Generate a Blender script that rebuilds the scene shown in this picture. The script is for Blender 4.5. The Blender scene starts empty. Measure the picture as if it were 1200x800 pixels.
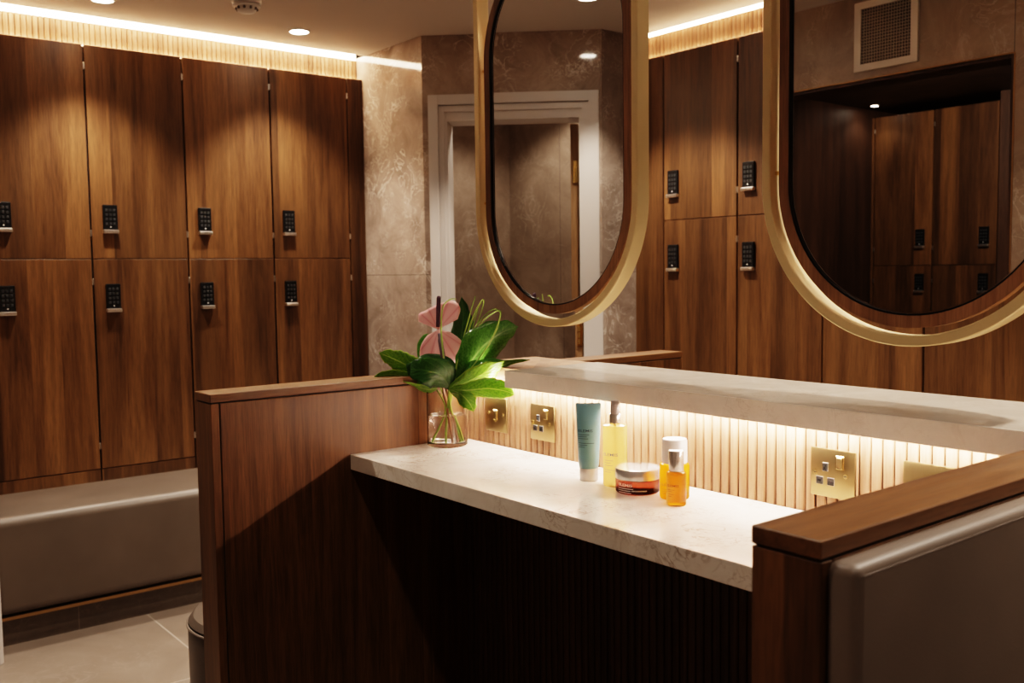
import bpy, bmesh, math, random
from mathutils import Vector, Matrix
random.seed(7)
S = bpy.context.scene
COL = S.collection
H = 1.32                      # eye height above the floor; everything is laid out from the eye, then lifted by H
PI = math.pi

# ------------------------------------------------------------------ camera (solved from the vanishing points)
F_PX = 1135.16
R_ = Vector((0.6245935, 0.7808423, -0.0129712))
D_ = Vector((0.0484252, -0.0553021, -0.9972947))
V_ = Vector((-0.7794472, 0.6222756, -0.0723538))
def ray(px, py):
    return R_*((px-600)/F_PX) + D_*((py-400)/F_PX) + V_
def at(px, py, depth):
    return ray(px, py)*depth

# ------------------------------------------------------------------ helpers
def tag(o, label=None, cat=None, group=None, kind=None):
    if label: o['label'] = label
    if cat: o['category'] = cat
    if group: o['group'] = group
    if kind: o['kind'] = kind
    return o
def thing(name, label, cat, loc=(0,0,0), group=None, rz=0):
    o = bpy.data.objects.new(name, None); COL.objects.link(o)
    o.location = loc; o.rotation_euler = (0,0,rz); o.empty_display_size = .05
    return tag(o, label, cat, group)
def root_loc(o):
    v = Vector((0,0,0))
    while o: v += o.location; o = o.parent
    return v
def obj(name, bm, mat, parent=None, smooth=False, world=True, base=None):
    """link bm as one mesh object; world=True: vertices are scene coordinates"""
    me = bpy.data.meshes.new(name)
    off = Vector((0,0,0))
    if world and parent is not None: off = root_loc(parent)
    if parent is None and base is not None: off = Vector(base)
    if off.length: bmesh.ops.translate(bm, verts=bm.verts, vec=-off)
    bmesh.ops.recalc_face_normals(bm, faces=bm.faces)
    bm.to_mesh(me); bm.free()
    if isinstance(mat, (list,tuple)):
        for m in mat: me.materials.append(m)
    else: me.materials.append(mat)
    if smooth:
        for p in me.polygons: p.use_smooth = True
        if smooth != 'all':
            try: me.set_sharp_from_angle(angle=math.radians(40))
            except Exception: pass
    o = bpy.data.objects.new(name, me); COL.objects.link(o)
    if parent is not None: o.parent = parent
    elif base is not None: o.location = base
    return o
def struct(name, bm, mat, parent=None, smooth=False):
    o = obj(name, bm, mat, parent, smooth)
    if parent is None: o['kind'] = 'structure'
    return o
def B(): return bmesh.new()
def box(bm, a, b, bev=0, seg=2, mi=0):
    x0,y0,z0 = [min(p,q) for p,q in zip(a,b)]; x1,y1,z1 = [max(p,q) for p,q in zip(a,b)]
    t = bmesh.new()
    vs = [t.verts.new(p) for p in [(x0,y0,z0),(x1,y0,z0),(x1,y1,z0),(x0,y1,z0),(x0,y0,z1),(x1,y0,z1),(x1,y1,z1),(x0,y1,z1)]]
    for f in [(0,3,2,1),(4,5,6,7),(0,1,5,4),(1,2,6,5),(2,3,7,6),(3,0,4,7)]:
        t.faces.new([vs[i] for i in f])
    if bev: bmesh.ops.bevel(t, geom=list(t.edges), offset=bev, segments=seg, affect='EDGES', profile=.5)
    merge(bm, t, mi); return bm
def merge(bm, t, mi=0):
    m = bpy.data.meshes.new('tmp')
    for f in t.faces: f.material_index = mi
    t.to_mesh(m); t.free(); bm.from_mesh(m); bpy.data.meshes.remove(m)
def quad(bm, *pts):
    bm.faces.new([bm.verts.new(p) for p in pts]); return bm
def lathe(bm, prof, c=(0,0,0), n=48, mi=0, sy=1.0):
    t = bmesh.new(); rings = []
    for r,z in prof:
        if r < 1e-6: rings.append([t.verts.new((c[0],c[1],c[2]+z))])
        else: rings.append([t.verts.new((c[0]+r*math.cos(2*PI*i/n), c[1]+sy*r*math.sin(2*PI*i/n), c[2]+z)) for i in range(n)])
    for a,b in zip(rings, rings[1:]):
        for i in range(n):
            j=(i+1)%n
            if len(a)==1 and len(b)==1: continue
            if len(a)==1: t.faces.new([a[0],b[i],b[j]])
            elif len(b)==1: t.faces.new([a[i],a[j],b[0]])
            else: t.faces.new([a[i],a[j],b[j],b[i]])
    merge(bm, t, mi); return bm
def tube(bm, pts, rad, n=8, mi=0):
    """tapered tube along points; rad a number or a list"""
    t = bmesh.new(); pts=[Vector(p) for p in pts]; rings=[]
    rr = rad if isinstance(rad,(list,tuple)) else [rad]*len(pts)
    up = Vector((.31,.2,.93))
    for i,p in enumerate(pts):
        d = (pts[min(i+1,len(pts)-1)]-pts[max(i-1,0)]).normalized()
        u = d.cross(up); u = u.normalized() if u.length>1e-4 else Vector((1,0,0))
        v = d.cross(u).normalized()
        rings.append([t.verts.new(p+(u*math.cos(2*PI*k/n)+v*math.sin(2*PI*k/n))*rr[i]) for k in range(n)])
    for a,b in zip(rings,rings[1:]):
        for k in range(n): t.faces.new([a[k],a[(k+1)%n],b[(k+1)%n],b[k]])
    t.faces.new(rings[0]); t.faces.new(rings[-1])
    merge(bm,t,mi); return bm
def smooth_path(pts, sub=6):
    pts=[Vector(p) for p in pts]; out=[]
    for i in range(len(pts)-1):
        p0=pts[max(i-1,0)];p1=pts[i];p2=pts[i+1];p3=pts[min(i+2,len(pts)-1)]
        for k in range(sub):
            t=k/sub
            out.append(.5*((2*p1)+(p2-p0)*t+(2*p0-5*p1+4*p2-p3)*t*t+(3*p1-p0-3*p2+p3)*t**3))
    out.append(pts[-1]); return out
def lerp_list(vals, n):
    out=[]
    for i in range(n):
        t=i/(n-1)*(len(vals)-1); k=min(int(t),len(vals)-2); f=t-k; f=f*f*(3-2*f)
        out.append(vals[k]*(1-f)+vals[k+1]*f)
    return out

# ------------------------------------------------------------------ materials
def new_mat(name):
    m = bpy.data.materials.new(name); m.use_nodes=True
    nt=m.node_tree; return m, nt, nt.nodes['Principled BSDF']
def nd(nt, typ, **kw):
    n = nt.nodes.new(typ)
    for k,v in kw.items():
        if k.startswith('i_'):
            n.inputs[int(k[2:]) if k[2:].isdigit() else k[2:].replace('_',' ')].default_value = v
        else: setattr(n,k,v)
    return n
def mth(nt, op, a, b=None, c=None):
    n = nt.nodes.new('ShaderNodeMath'); n.operation=op
    for i,x in enumerate((a,b,c)):
        if x is None: continue
        if isinstance(x,(int,float)): n.inputs[i].default_value=x
        else: nt.links.new(x, n.inputs[i])
    return n.outputs[0]
def ramp(nt, fac, stops, interp='LINEAR'):
    n = nt.nodes.new('ShaderNodeValToRGB'); cr=n.color_ramp; cr.interpolation=interp
    while len(cr.elements)<len(stops): cr.elements.new(.5)
    for e,(p,c) in zip(cr.elements,stops):
        e.position=p; e.color=(*c,1) if len(c)==3 else c
    nt.links.new(fac, n.inputs[0]); return n.outputs[0]
def mixc(nt, fac, a, b, mode='MIX'):
    n = nt.nodes.new('ShaderNodeMix'); n.data_type='RGBA'; n.blend_type=mode
    for s,x in ((n.inputs[0],fac),(n.inputs[6],a),(n.inputs[7],b)):
        if isinstance(x,(int,float)): s.default_value=x
        elif isinstance(x,tuple): s.default_value=(*x,1)
        else: nt.links.new(x,s)
    return n.outputs[2]
def plain(name, col, rough=.5, metal=0, spec=.5, **kw):
    m,nt,b = new_mat(name)
    b.inputs['Base Color'].default_value=(*col,1); b.inputs['Roughness'].default_value=rough
    b.inputs['Metallic'].default_value=metal; b.inputs['Specular IOR Level'].default_value=spec
    for k,v in kw.items(): b.inputs[k.replace('_',' ')].default_value=v
    # a whisper of procedural variation in the sheen
    n=nd(nt,'ShaderNodeTexNoise'); n.inputs['Scale'].default_value=40
    r=mth(nt,'MULTIPLY_ADD',n.outputs[0],.06,max(rough-.03,0)); nt.links.new(r,b.inputs['Roughness'])
    return m
def coords(nt, rnd=True):
    tc = nt.nodes.new('ShaderNodeTexCoord')
    if not rnd: return tc.outputs['Object']
    oi = nt.nodes.new('ShaderNodeObjectInfo')
    v = nt.nodes.new('ShaderNodeVectorMath'); v.operation='MULTIPLY_ADD'
    nt.links.new(oi.outputs['Random'], v.inputs[0]); v.inputs[1].default_value=(17.3,9.1,5.7)
    nt.links.new(tc.outputs['Object'], v.inputs[2]); return v.outputs[0]
def wood(name, dark, mid, light, axis='Z', strip=.11, rough=.38, stripvar=.35, fine=1.0):
    m,nt,b = new_mat(name); co=coords(nt)
    sx = {'X':(.06,1,1),'Y':(1,.06,1),'Z':(1,1,.06)}[axis]
    sep = nd(nt,'ShaderNodeSeparateXYZ'); nt.links.new(co,sep.inputs[0])
    o = sep.outputs
    across = {'X':mth(nt,'ADD',o[1],o[2]),'Y':mth(nt,'ADD',o[0],o[2]),'Z':mth(nt,'ADD',o[0],o[1])}[axis]
    st = mth(nt,'FLOOR',mth(nt,'DIVIDE',across,strip))
    wn = nd(nt,'ShaderNodeTexWhiteNoise',noise_dimensions='1D'); nt.links.new(st,wn.inputs['W'])
    # shift grain per veneer strip
    sh = nt.nodes.new('ShaderNodeVectorMath'); sh.operation='MULTIPLY_ADD'
    nt.links.new(wn.outputs[0],sh.inputs[0]); sh.inputs[1].default_value=(3.1,4.7,2.3); nt.links.new(co,sh.inputs[2])
    def noise(scale, mult, detail=5, dist=0, src=None):
        mp = nd(nt,'ShaderNodeMapping'); mp.inputs['Scale'].default_value=[s*mult for s in sx]; nt.links.new(src or sh.outputs[0],mp.inputs[0])
        n = nd(nt,'ShaderNodeTexNoise'); n.inputs['Scale'].default_value=scale; n.inputs['Detail'].default_value=detail
        n.inputs['Distortion'].default_value=dist; n.inputs['Roughness'].default_value=.62; nt.links.new(mp.outputs[0],n.inputs[0]); return n.outputs[0]
    big = noise(6,1,5,1.6); fin = noise(70,1,4,.4); por = noise(240,1,2,0)
    c1 = ramp(nt,big,[(.36,dark),(.50,mid),(.64,light)])
    c2 = mixc(nt,.24*fine,c1,ramp(nt,fin,[(.35,tuple(.35*x for x in dark)),(.62,light)]))
    c3 = mixc(nt,.18*fine,c2,ramp(nt,por,[(.40,tuple(.3*x for x in dark)),(.52,(1,1,1))]),'MULTIPLY')
    br = mth(nt,'MULTIPLY_ADD',wn.outputs[0],stripvar,1-stripvar*.55)
    cc = nd(nt,'ShaderNodeVectorMath',operation='SCALE'); nt.links.new(c3,cc.inputs[0]); nt.links.new(br,cc.inputs['Scale'])
    nt.links.new(cc.outputs[0],b.inputs['Base Color'])
    nt.links.new(mth(nt,'MULTIPLY_ADD',fin,.2,rough-.1),b.inputs['Roughness'])
    b.inputs['Specular IOR Level'].default_value=.4
    bp = nd(nt,'ShaderNodeBump'); bp.inputs['Strength'].default_value=.08; bp.inputs['Distance'].default_value=.002
    nt.links.new(por,bp.inputs['Height']); nt.links.new(bp.outputs[0],b.inputs['Normal'])
    return m
def marble(name, c0, c1, vein, rough=.12, scale=1.0, veinamt=.6, joint=None, jcol=(.1,.08,.07), dark_vein=None, spec=.5, rnd=False):
    m,nt,b = new_mat(name); co=coords(nt,rnd)
    def noise(s,det=6,dist=0,r=.6):
        n=nd(nt,'ShaderNodeTexNoise'); n.inputs['Scale'].default_value=s*scale; n.inputs['Detail'].default_value=det
        n.inputs['Distortion'].default_value=dist; n.inputs['Roughness'].default_value=r; nt.links.new(co,n.inputs[0]); return n.outputs[0]
    cl = noise(3.2,8,.8,.68)
    col = ramp(nt,cl,[(.30,c0),(.68,c1)])
    a = mth(nt,'ABSOLUTE',mth(nt,'SUBTRACT',noise(5,7,1.6,.55),.5))
    mask = ramp(nt,a,[(0,(1,1,1)),(.022,(0,0,0))])
    patch = ramp(nt,noise(2.1,3),[(.48,(0,0,0)),(.66,(1,1,1))])
    mk = mth(nt,'MULTIPLY',mth(nt,'MULTIPLY',mask,patch),veinamt)
    col = mixc(nt,mk,col,vein)
    a2 = mth(nt,'ABSOLUTE',mth(nt,'SUBTRACT',noise(16,5,1.2,.5),.5))
    mk2 = mth(nt,'MULTIPLY',mth(nt,'MULTIPLY',ramp(nt,a2,[(0,(1,1,1)),(.03,(0,0,0))]),ramp(nt,noise(4,2),[(.5,(0,0,0)),(.7,(1,1,1))])),veinamt*.7)
    col = mixc(nt,mk2,col,dark_vein or vein)
    if joint:
        # joint: list of (axis index, offset, pitch, halfwidth)
        sep=nd(nt,'ShaderNodeSeparateXYZ'); nt.links.new(co,sep.inputs[0]); tot=None
        for ax,off,pitch,hw in joint:
            w = mth(nt,'PINGPONG',mth(nt,'SUBTRACT',sep.outputs[ax],off),pitch/2)
            k = mth(nt,'LESS_THAN',w,hw); tot = k if tot is None else mth(nt,'MAXIMUM',tot,k)
        col = mixc(nt,tot,col,jcol)
    nt.links.new(col,b.inputs['Base Color'])
    nt.links.new(mth(nt,'MULTIPLY_ADD',cl,.1,rough-.05),b.inputs['Roughness'])
    b.inputs['Specular IOR Level'].default_value=spec
    return m
def leather(name,col,rough=.42):
    m,nt,b=new_mat(name); co=coords(nt)
    n=nd(nt,'ShaderNodeTexVoronoi'); n.inputs['Scale'].default_value=520; nt.links.new(co,n.inputs[0])
    n2=nd(nt,'ShaderNodeTexNoise'); n2.inputs['Scale'].default_value=6; nt.links.new(co,n2.inputs[0])
    nt.links.new(ramp(nt,n2.outputs[0],[(.3,tuple(.88*x for x in col)),(.7,tuple(1.08*x for x in col))]),b.inputs['Base Color'])
    b.inputs['Roughness'].default_value=rough
    bp=nd(nt,'ShaderNodeBump'); bp.inputs['Strength'].default_value=.12; bp.inputs['Distance'].default_value=.0008
    nt.links.new(n.outputs[0],bp.inputs['Height']); nt.links.new(bp.outputs[0],b.inputs['Normal']); return m
def brushed(name,col,rough=.3,axis=2):
    m,nt,b=new_mat(name); co=coords(nt)
    mp=nd(nt,'ShaderNodeMapping'); s=[900,900,900]; s[axis]=12; mp.inputs['Scale'].default_value=s; nt.links.new(co,mp.inputs[0])
    n=nd(nt,'ShaderNodeTexNoise'); n.inputs['Scale'].default_value=1; nt.links.new(mp.outputs[0],n.inputs[0])
    b.inputs['Base Color'].default_value=(*col,1); b.inputs['Metallic'].default_value=1
    nt.links.new(mth(nt,'MULTIPLY_ADD',n.outputs[0],.22,rough-.1),b.inputs['Roughness']); return m
def emit(name,col,s):
    m,nt,b=new_mat(name); b.inputs['Base Color'].default_value=(*col,1)
    b.inputs['Emission Color'].default_value=(*col,1); b.inputs['Emission Strength'].default_value=s; return m
def glass(name,col=(1,1,1),ior=1.45,rough=0.0):
    m,nt,b=new_mat(name); b.inputs['Base Color'].default_value=(*col,1); b.inputs['Transmission Weight'].default_value=1
    b.inputs['IOR'].default_value=ior; b.inputs['Roughness'].default_value=rough; return m
def liquid(name,col,tcol,amount=.45,rough=.06):
    """coloured bottle: clear tinted glass with a milky share that lets the light glow through"""
    m,nt,b=new_mat(name); b.inputs['Base Color'].default_value=(*col,1); b.inputs['Transmission Weight'].default_value=1
    b.inputs['IOR'].default_value=1.33; b.inputs['Roughness'].default_value=rough
    t=nd(nt,'ShaderNodeBsdfTranslucent'); t.inputs[0].default_value=(*tcol,1)
    mx=nd(nt,'ShaderNodeMixShader'); mx.inputs[0].default_value=amount
    out=nt.nodes['Material Output']; nt.links.new(b.outputs[0],mx.inputs[1]); nt.links.new(t.outputs[0],mx.inputs[2]); nt.links.new(mx.outputs[0],out.inputs[0]); return m
def leafmat(name,c0,c1,vein,rough=.28,edge=None):
    m,nt,b=new_mat(name)
    at_=nd(nt,'ShaderNodeAttribute',attribute_name='leafuv'); sep=nd(nt,'ShaderNodeSeparateXYZ'); nt.links.new(at_.outputs['Vector'],sep.inputs[0])
    u,v=sep.outputs[0],sep.outputs[1]           # u along, v across -1..1
    av=mth(nt,'ABSOLUTE',v)
    n=nd(nt,'ShaderNodeTexNoise'); n.inputs['Scale'].default_value=30
    col=ramp(nt,n.outputs[0],[(.3,c0),(.7,c1)])
    rib=mth(nt,'ABSOLUTE',mth(nt,'SINE',mth(nt,'MULTIPLY_ADD',u,34,mth(nt,'MULTIPLY',av,-9))))
    ribm=mth(nt,'MULTIPLY',mth(nt,'LESS_THAN',rib,.14),.35)
    col=mixc(nt,ribm,col,vein)
    col=mixc(nt,mth(nt,'LESS_THAN',av,.045),col,vein)
    if edge: col=mixc(nt,mth(nt,'MULTIPLY',mth(nt,'GREATER_THAN',av,.9),.7),col,edge)
    nt.links.new(col,b.inputs['Base Color']); b.inputs['Roughness'].default_value=rough
    bp=nd(nt,'ShaderNodeBump'); bp.inputs['Strength'].default_value=.35; bp.inputs['Distance'].default_value=.002
    nt.links.new(rib,bp.inputs['Height']); nt.links.new(bp.outputs[0],b.inputs['Normal'])
    t=nd(nt,'ShaderNodeBsdfTranslucent'); nt.links.new(col,t.inputs[0])
    mx=nd(nt,'ShaderNodeMixShader'); mx.inputs[0].default_value=.3
    out=nt.nodes['Material Output']; nt.links.new(b.outputs[0],mx.inputs[1]); nt.links.new(t.outputs[0],mx.inputs[2]); nt.links.new(mx.outputs[0],out.inputs[0])
    return m

WARM=(1,.66,.34); SPOTC=(1,.85,.70)
W_D,W_M,W_L=(.055,.023,.0088),(.112,.051,.0195),(.178,.086,.034)
M_door  = wood('walnut_vertical',W_D,W_M,W_L,'Z',.115,.42,.55)
M_part  = wood('walnut_partition',(.074,.030,.0105),(.148,.067,.025),(.23,.11,.044),'Z',.10,.42,.22,1.1)
M_capY  = wood('walnut_cap',(.076,.031,.012),(.145,.064,.025),(.215,.102,.042),'Y',.2,.42,.1)
M_carc  = wood('walnut_carcass',(.03,.012,.005),(.06,.026,.011),(.09,.04,.017),'Z',.2,.5,.1)
M_flute = wood('fluted_wood_lit',(.20,.102,.052),(.30,.158,.086),(.38,.212,.12),'Z',.042,.5,.25)  # fluted wood lightened in colour where the strips light it
M_groove_shade= wood('fluted_groove_shade',(.09,.042,.018),(.13,.062,.028),(.17,.085,.04),'Z',.042,.6,.2)  # shade between the ribs painted as a darker tone
M_flute_shaded= wood('fluted_wood_shaded',(.075,.036,.018),(.11,.054,.027),(.15,.075,.038),'Z',.042,.5,.2)  # same fluted wood, darkened for the shade below the counter
M_ring  = wood('walnut_mirror_rim',(.15,.072,.035),(.25,.125,.064),(.34,.18,.10),'Z',.3,.45,.1)
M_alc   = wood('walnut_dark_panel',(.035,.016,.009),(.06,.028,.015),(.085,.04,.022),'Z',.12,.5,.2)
M_wall  = marble('brown_marble',(.205,.15,.12),(.40,.315,.262),(.68,.60,.53),.07,1.5,1.0,joint=[(2,-.0105,1.06,.0012)],jcol=(.10,.08,.065))
M_wallA = marble('brown_marble_panel',(.21,.15,.112),(.37,.28,.215),(.58,.49,.41),.36,1.3,.6,joint=[(0,-1.564,1.2,.0015)],jcol=(.08,.06,.05))
M_floor = marble('floor_tile',(.165,.128,.103),(.225,.18,.148),(.34,.28,.24),.34,1.0,.35,joint=[(0,-3.09,1.2,.003),(1,1.185,.6,.003)],jcol=(.36,.31,.27))
M_plinth= marble('dark_base_tile',(.07,.052,.042),(.11,.085,.068),(.2,.16,.13),.18,1.2,.4,joint=[(1,1.185,.6,.0018)],jcol=(.16,.13,.11))
M_stone = marble('cream_quartz',(.62,.54,.45),(.80,.73,.65),(.36,.25,.17),.10,2.1,.95,dark_vein=(.30,.21,.15))
M_ledge = marble('cream_quartz_ledge',(.56,.49,.43),(.66,.59,.52),(.36,.28,.22),.14,3.2,.4,dark_vein=(.30,.23,.18))
M_ceil  = plain('ceiling_paint',(.55,.48,.42),.9)
M_white = plain('door_paint',(.52,.475,.45),.45)
M_slot  = plain('cove_plaster',(.8,.76,.7),.9)
M_leath = leather('taupe_leather',(.105,.080,.064),.38)
M_leathD= leather('taupe_leather_back',(.19,.148,.122),.46)
M_gold  = plain('satin_gold',(.78,.60,.34),.42,.45)
M_goldT = plain('bronze_trim',(.30,.18,.085),.4,.8)
M_brass = brushed('brushed_brass',(.29,.21,.105),.34,0)
M_brassL= plain('polished_brass',(.85,.64,.30),.18,1)
M_chrome= plain('satin_chrome',(.78,.74,.70),.28,1)
M_steel = plain('dull_steel',(.30,.28,.26),.4,.8)
M_black = plain('black_plastic',(.008,.008,.009),.25)
M_key   = plain('key_rubber',(.011,.011,.012),.6)
M_gap   = plain('gap_black',(.006,.005,.004),.8)
M_silver= plain('mirror_silver',(.93,.93,.92),.0,1); M_silver.node_tree.nodes['Principled BSDF'].inputs['Roughness'].default_value=0
for l in list(M_silver.node_tree.links):
    if l.to_socket.name=='Roughness': M_silver.node_tree.links.remove(l)
M_bevel = plain('mirror_bevel',(.9,.9,.9),.08,1)
M_lens  = emit('downlight_lens',(1,.86,.70),30)
M_led   = emit('led_strip',(1,.80,.69),76)
M_cove  = emit('cove_light',(1,.80,.58),11)
M_coveL = emit('cove_low_strip',(1,.72,.46),12)
M_wplast= plain('white_plastic',(.62,.58,.54),.4)
M_grille= plain('grille_metal',(.34,.29,.24),.45,.3)
M_floorw= plain('dot_white',(.8,.8,.8),.3)

# ------------------------------------------------------------------ layout numbers (metres, from the eye)
FLOOR,CEIL=-H,1.049
XE=-4.2; YS=2.44; YF=3.2176
def near(y): return 3.113-y
COUNTER=-.431; CAPZ=-.258
PL0,PL1=-2.125,-2.033; PR0,PR1=-.602,-.521; PY0,PY1=.787,2.306

# ------------------------------------------------------------------ room shell
bm=B(); box(bm,(-5,-3,FLOOR-.1),(2,4,FLOOR)); struct('floor',bm,M_floor)
bm=B()
for a,b in [((-4.176,-.6),(2,YF+.024)),((-4.176,YF+.024),(-3.14,4)),((-4.8,.6),(-4.264,2.5)),((-4.8,2.44),(-4.176,4)),((-4.8,-.6),(-4.176,.673))]:
    box(bm,(a[0],a[1],CEIL),(b[0],b[1],CEIL+.05))
box(bm,(-3.118,YF+.064,CEIL),(2,4,CEIL+.05))
struct('ceiling',bm,M_ceil)
bm=B(); box(bm,(-4.8,.6,FLOOR),(-4.75,2.5,CEIL+.1)); struct('wall_left',bm,M_wall)
bm=B(); box(bm,(-4.75,YS,FLOOR),(-3.678,YS+.05,CEIL+.1)); struct('wall_left_return',bm,M_wall)
NEARY=.640
bm=B(); box(bm,(-4.75,NEARY,FLOOR),(-3.647,NEARY-.05,CEIL+.1)); struct('wall_left_return_front',bm,M_wall)
C0=Vector((-3.678,2.44,0)); DV=Vector((.5514,.5866,0)).normalized(); NV=Vector((DV.y,-DV.x,0)); LEN=.808
def dp(s,t,z,mir=False):
    p=C0+DV*s+NV*t; p.z=z
    if mir: p.y=near(p.y)
    return p
def prism(bm,s0,s1,t0,t1,z0,z1,mir=False,bev=0):
    t=bmesh.new(); v=[t.verts.new(dp(s,tt,z,mir)) for z in (z0,z1) for s,tt in ((s0,t0),(s1,t0),(s1,t1),(s0,t1))]
    for f in [(0,3,2,1),(4,5,6,7),(0,1,5,4),(1,2,6,5),(2,3,7,6),(3,0,4,7)]: t.faces.new([v[i] for i in f])
    if bev: bmesh.ops.bevel(t,geom=list(t.edges),offset=bev,segments=2,affect='EDGES')
    merge(bm,t); return bm
M_doorwood=wood('door_leaf_wood',(.16,.085,.04),(.24,.135,.065),(.32,.19,.1),'Z',.3,.45,.1)
for mir,tagname in ((False,'back'),(True,'front')):
    bm=B()
    prism(bm,.045 if mir else 0,.05,-.1,0,FLOOR,CEIL+.1,mir); prism(bm,.775,LEN,-.1,0,FLOOR,CEIL+.1,mir); prism(bm,.05,.775,-.1,0,.76,CEIL+.1,mir)
    struct('wall_diagonal_'+tagname,bm,M_wall)
    # door frame (architrave, lining, leaf)
    d=bpy.data.objects.new('door_1' if not mir else 'door_2',None); COL.objects.link(d); d['kind']='structure'; d.location=dp(.4,0,FLOOR,mir)
    bm=B()
    so=.0275 if not mir else .050
    for a,b,t0,t1,top in [(so,.0727,0,.018,.786),(.0727,.10,0,.010,.737)]:
        a2,b2=.8-((a if a!=so else .0275)-.0275),.8-(b-.0275)
        prism(bm,a,b,t0,t1,FLOOR,top,mir,.002); prism(bm,b2,a2,t0,t1,FLOOR,top,mir,.002); prism(bm,b,b2,t0,t1,top-(b-a if a!=so else .045),top,mir,.002)
    obj('architrave',bm,M_white,d)
    bm=B()
    prism(bm,.05,.112,-.16,.001,FLOOR,.76,mir); prism(bm,.713,.775,-.16,.001,FLOOR,.76,mir); prism(bm,.112,.713,-.16,.001,.672,.76,mir)
    obj('door_lining',bm,M_white,d)
    bm=B(); prism(bm,.672,.708,-.86,-.165,FLOOR+.01,.668,mir,.002); lf=obj('door_leaf',bm,M_doorwood,d)
    for z in (.45,-.30,-1.05):
        bm=B(); prism(bm,.682,.706,-.164,-.15,z-.05,z+.05,mir,.002)
        for k in (-.03,0,.03):
            tube(bm,[dp(.690,-.150,z+k-.012,mir),dp(.690,-.150,z+k+.012,mir)],.006)
        obj('hinge',bm,M_brassL,d)
    # the little marble lobby behind the door
    my=(lambda y: near(y)) if mir else (lambda y:y)
    bm=B(); box(bm,(-4.45,my(2.49),FLOOR),(-4.4,my(3.58),CEIL+.1)); struct('wall_lobby_side_'+tagname,bm,M_wallA)
    bm=B(); box(bm,(-4.4,my(3.53),FLOOR),(-3.13,my(3.58),CEIL+.1)); struct('wall_lobby_end_'+tagname,bm,M_wallA)
bm=B(); box(bm,(-3.168,3.03,FLOOR),(-3.118,3.95,CEIL+.1)); struct('wall_back_return',bm,M_wall)
bm=B(); box(bm,(-3.168,near(3.03),FLOOR),(-3.118,-.40,CEIL+.1)); struct('wall_front_return',bm,M_wall)
bm=B(); box(bm,(-3.2,3.9,FLOOR),(2,3.95,CEIL+.1)); struct('wall_back',bm,M_wall)
bm=B(); box(bm,(1.6,-3,FLOOR),(1.65,3.95,CEIL+.1)); struct('wall_right',bm,M_wall)
YN=-.381; AX0,AX1,AZ=-2.95,-1.564,.724
bm=B()
box(bm,(-3.168,YN-.12,FLOOR),(AX0,YN,CEIL+.1)); box(bm,(AX1,YN-.12,FLOOR),(1.6,YN,CEIL+.1)); box(bm,(AX0,YN-.12,AZ),(AX1,YN,CEIL+.1))
struct('wall_front',bm,M_wallA)
bm=B()
box(bm,(AX0-.004,YN-.004,AZ),(AX1+.004,YN+.003,AZ+.005)); box(bm,(AX1,YN-.004,FLOOR),(AX1+.005,YN+.003,AZ)); box(bm,(AX0-.005,YN-.004,FLOOR),(AX0,YN+.003,AZ))
struct('trim_1',bm,M_goldT)
bm=B()
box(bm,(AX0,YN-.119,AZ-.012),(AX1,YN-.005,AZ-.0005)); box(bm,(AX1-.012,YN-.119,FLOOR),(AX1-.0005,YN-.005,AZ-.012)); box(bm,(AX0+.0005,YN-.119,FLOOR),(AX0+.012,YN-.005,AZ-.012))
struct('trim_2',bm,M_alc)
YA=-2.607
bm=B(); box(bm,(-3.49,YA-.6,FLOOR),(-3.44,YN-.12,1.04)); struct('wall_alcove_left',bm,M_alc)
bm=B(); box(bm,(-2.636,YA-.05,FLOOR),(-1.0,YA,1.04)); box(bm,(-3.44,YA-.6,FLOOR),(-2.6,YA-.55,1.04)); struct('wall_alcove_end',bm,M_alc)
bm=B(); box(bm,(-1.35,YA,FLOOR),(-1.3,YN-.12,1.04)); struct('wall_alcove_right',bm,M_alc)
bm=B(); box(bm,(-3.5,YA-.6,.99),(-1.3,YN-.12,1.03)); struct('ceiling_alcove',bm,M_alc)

# ------------------------------------------------------------------ lockers
def lock_parts(door,x0,z0,w=.058,h=.117):
    """electronic keypad lock on the plane y=0 facing -y; x0 left, z0 bottom"""
    bm=B(); box(bm,(x0,-.012,z0+.014),(x0+w,0,z0+h),.003)
    for r in range(4):
        for c in range(3):
            cx=x0+w*(.24+.26*c); cz=z0+h-.022-.0185*r
            box(bm,(cx-.005,-.0135,cz-.0055),(cx+.005,-.011,cz+.0055),.0008,1,1)
    lathe_y(bm,(x0+w*.5,-.0125,z0+.026),.0024,.002,2)
    obj('keypad_lock',bm,[M_black,M_key,M_floorw],door,world=False)
    bm=B(); box(bm,(x0-.001,-.022,z0),(x0+w+.001,0,z0+.0145),.003); obj('lock_handle',bm,M_chrome,door,world=False)
def lathe_y(bm,c,r,h,mi=0,n=14):
    t=bmesh.new(); a=[t.verts.new((c[0]+r*math.cos(2*PI*i/n),c[1],c[2]+r*math.sin(2*PI*i/n))) for i in range(n)]
    b=[t.verts.new((v.co.x,c[1]-h,v.co.z)) for v in a]
    for i in range(n): t.faces.new([a[i],a[(i+1)%n],b[(i+1)%n],b[i]])
    t.faces.new(b); t.faces.new(a); merge(bm,t,mi)
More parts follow.
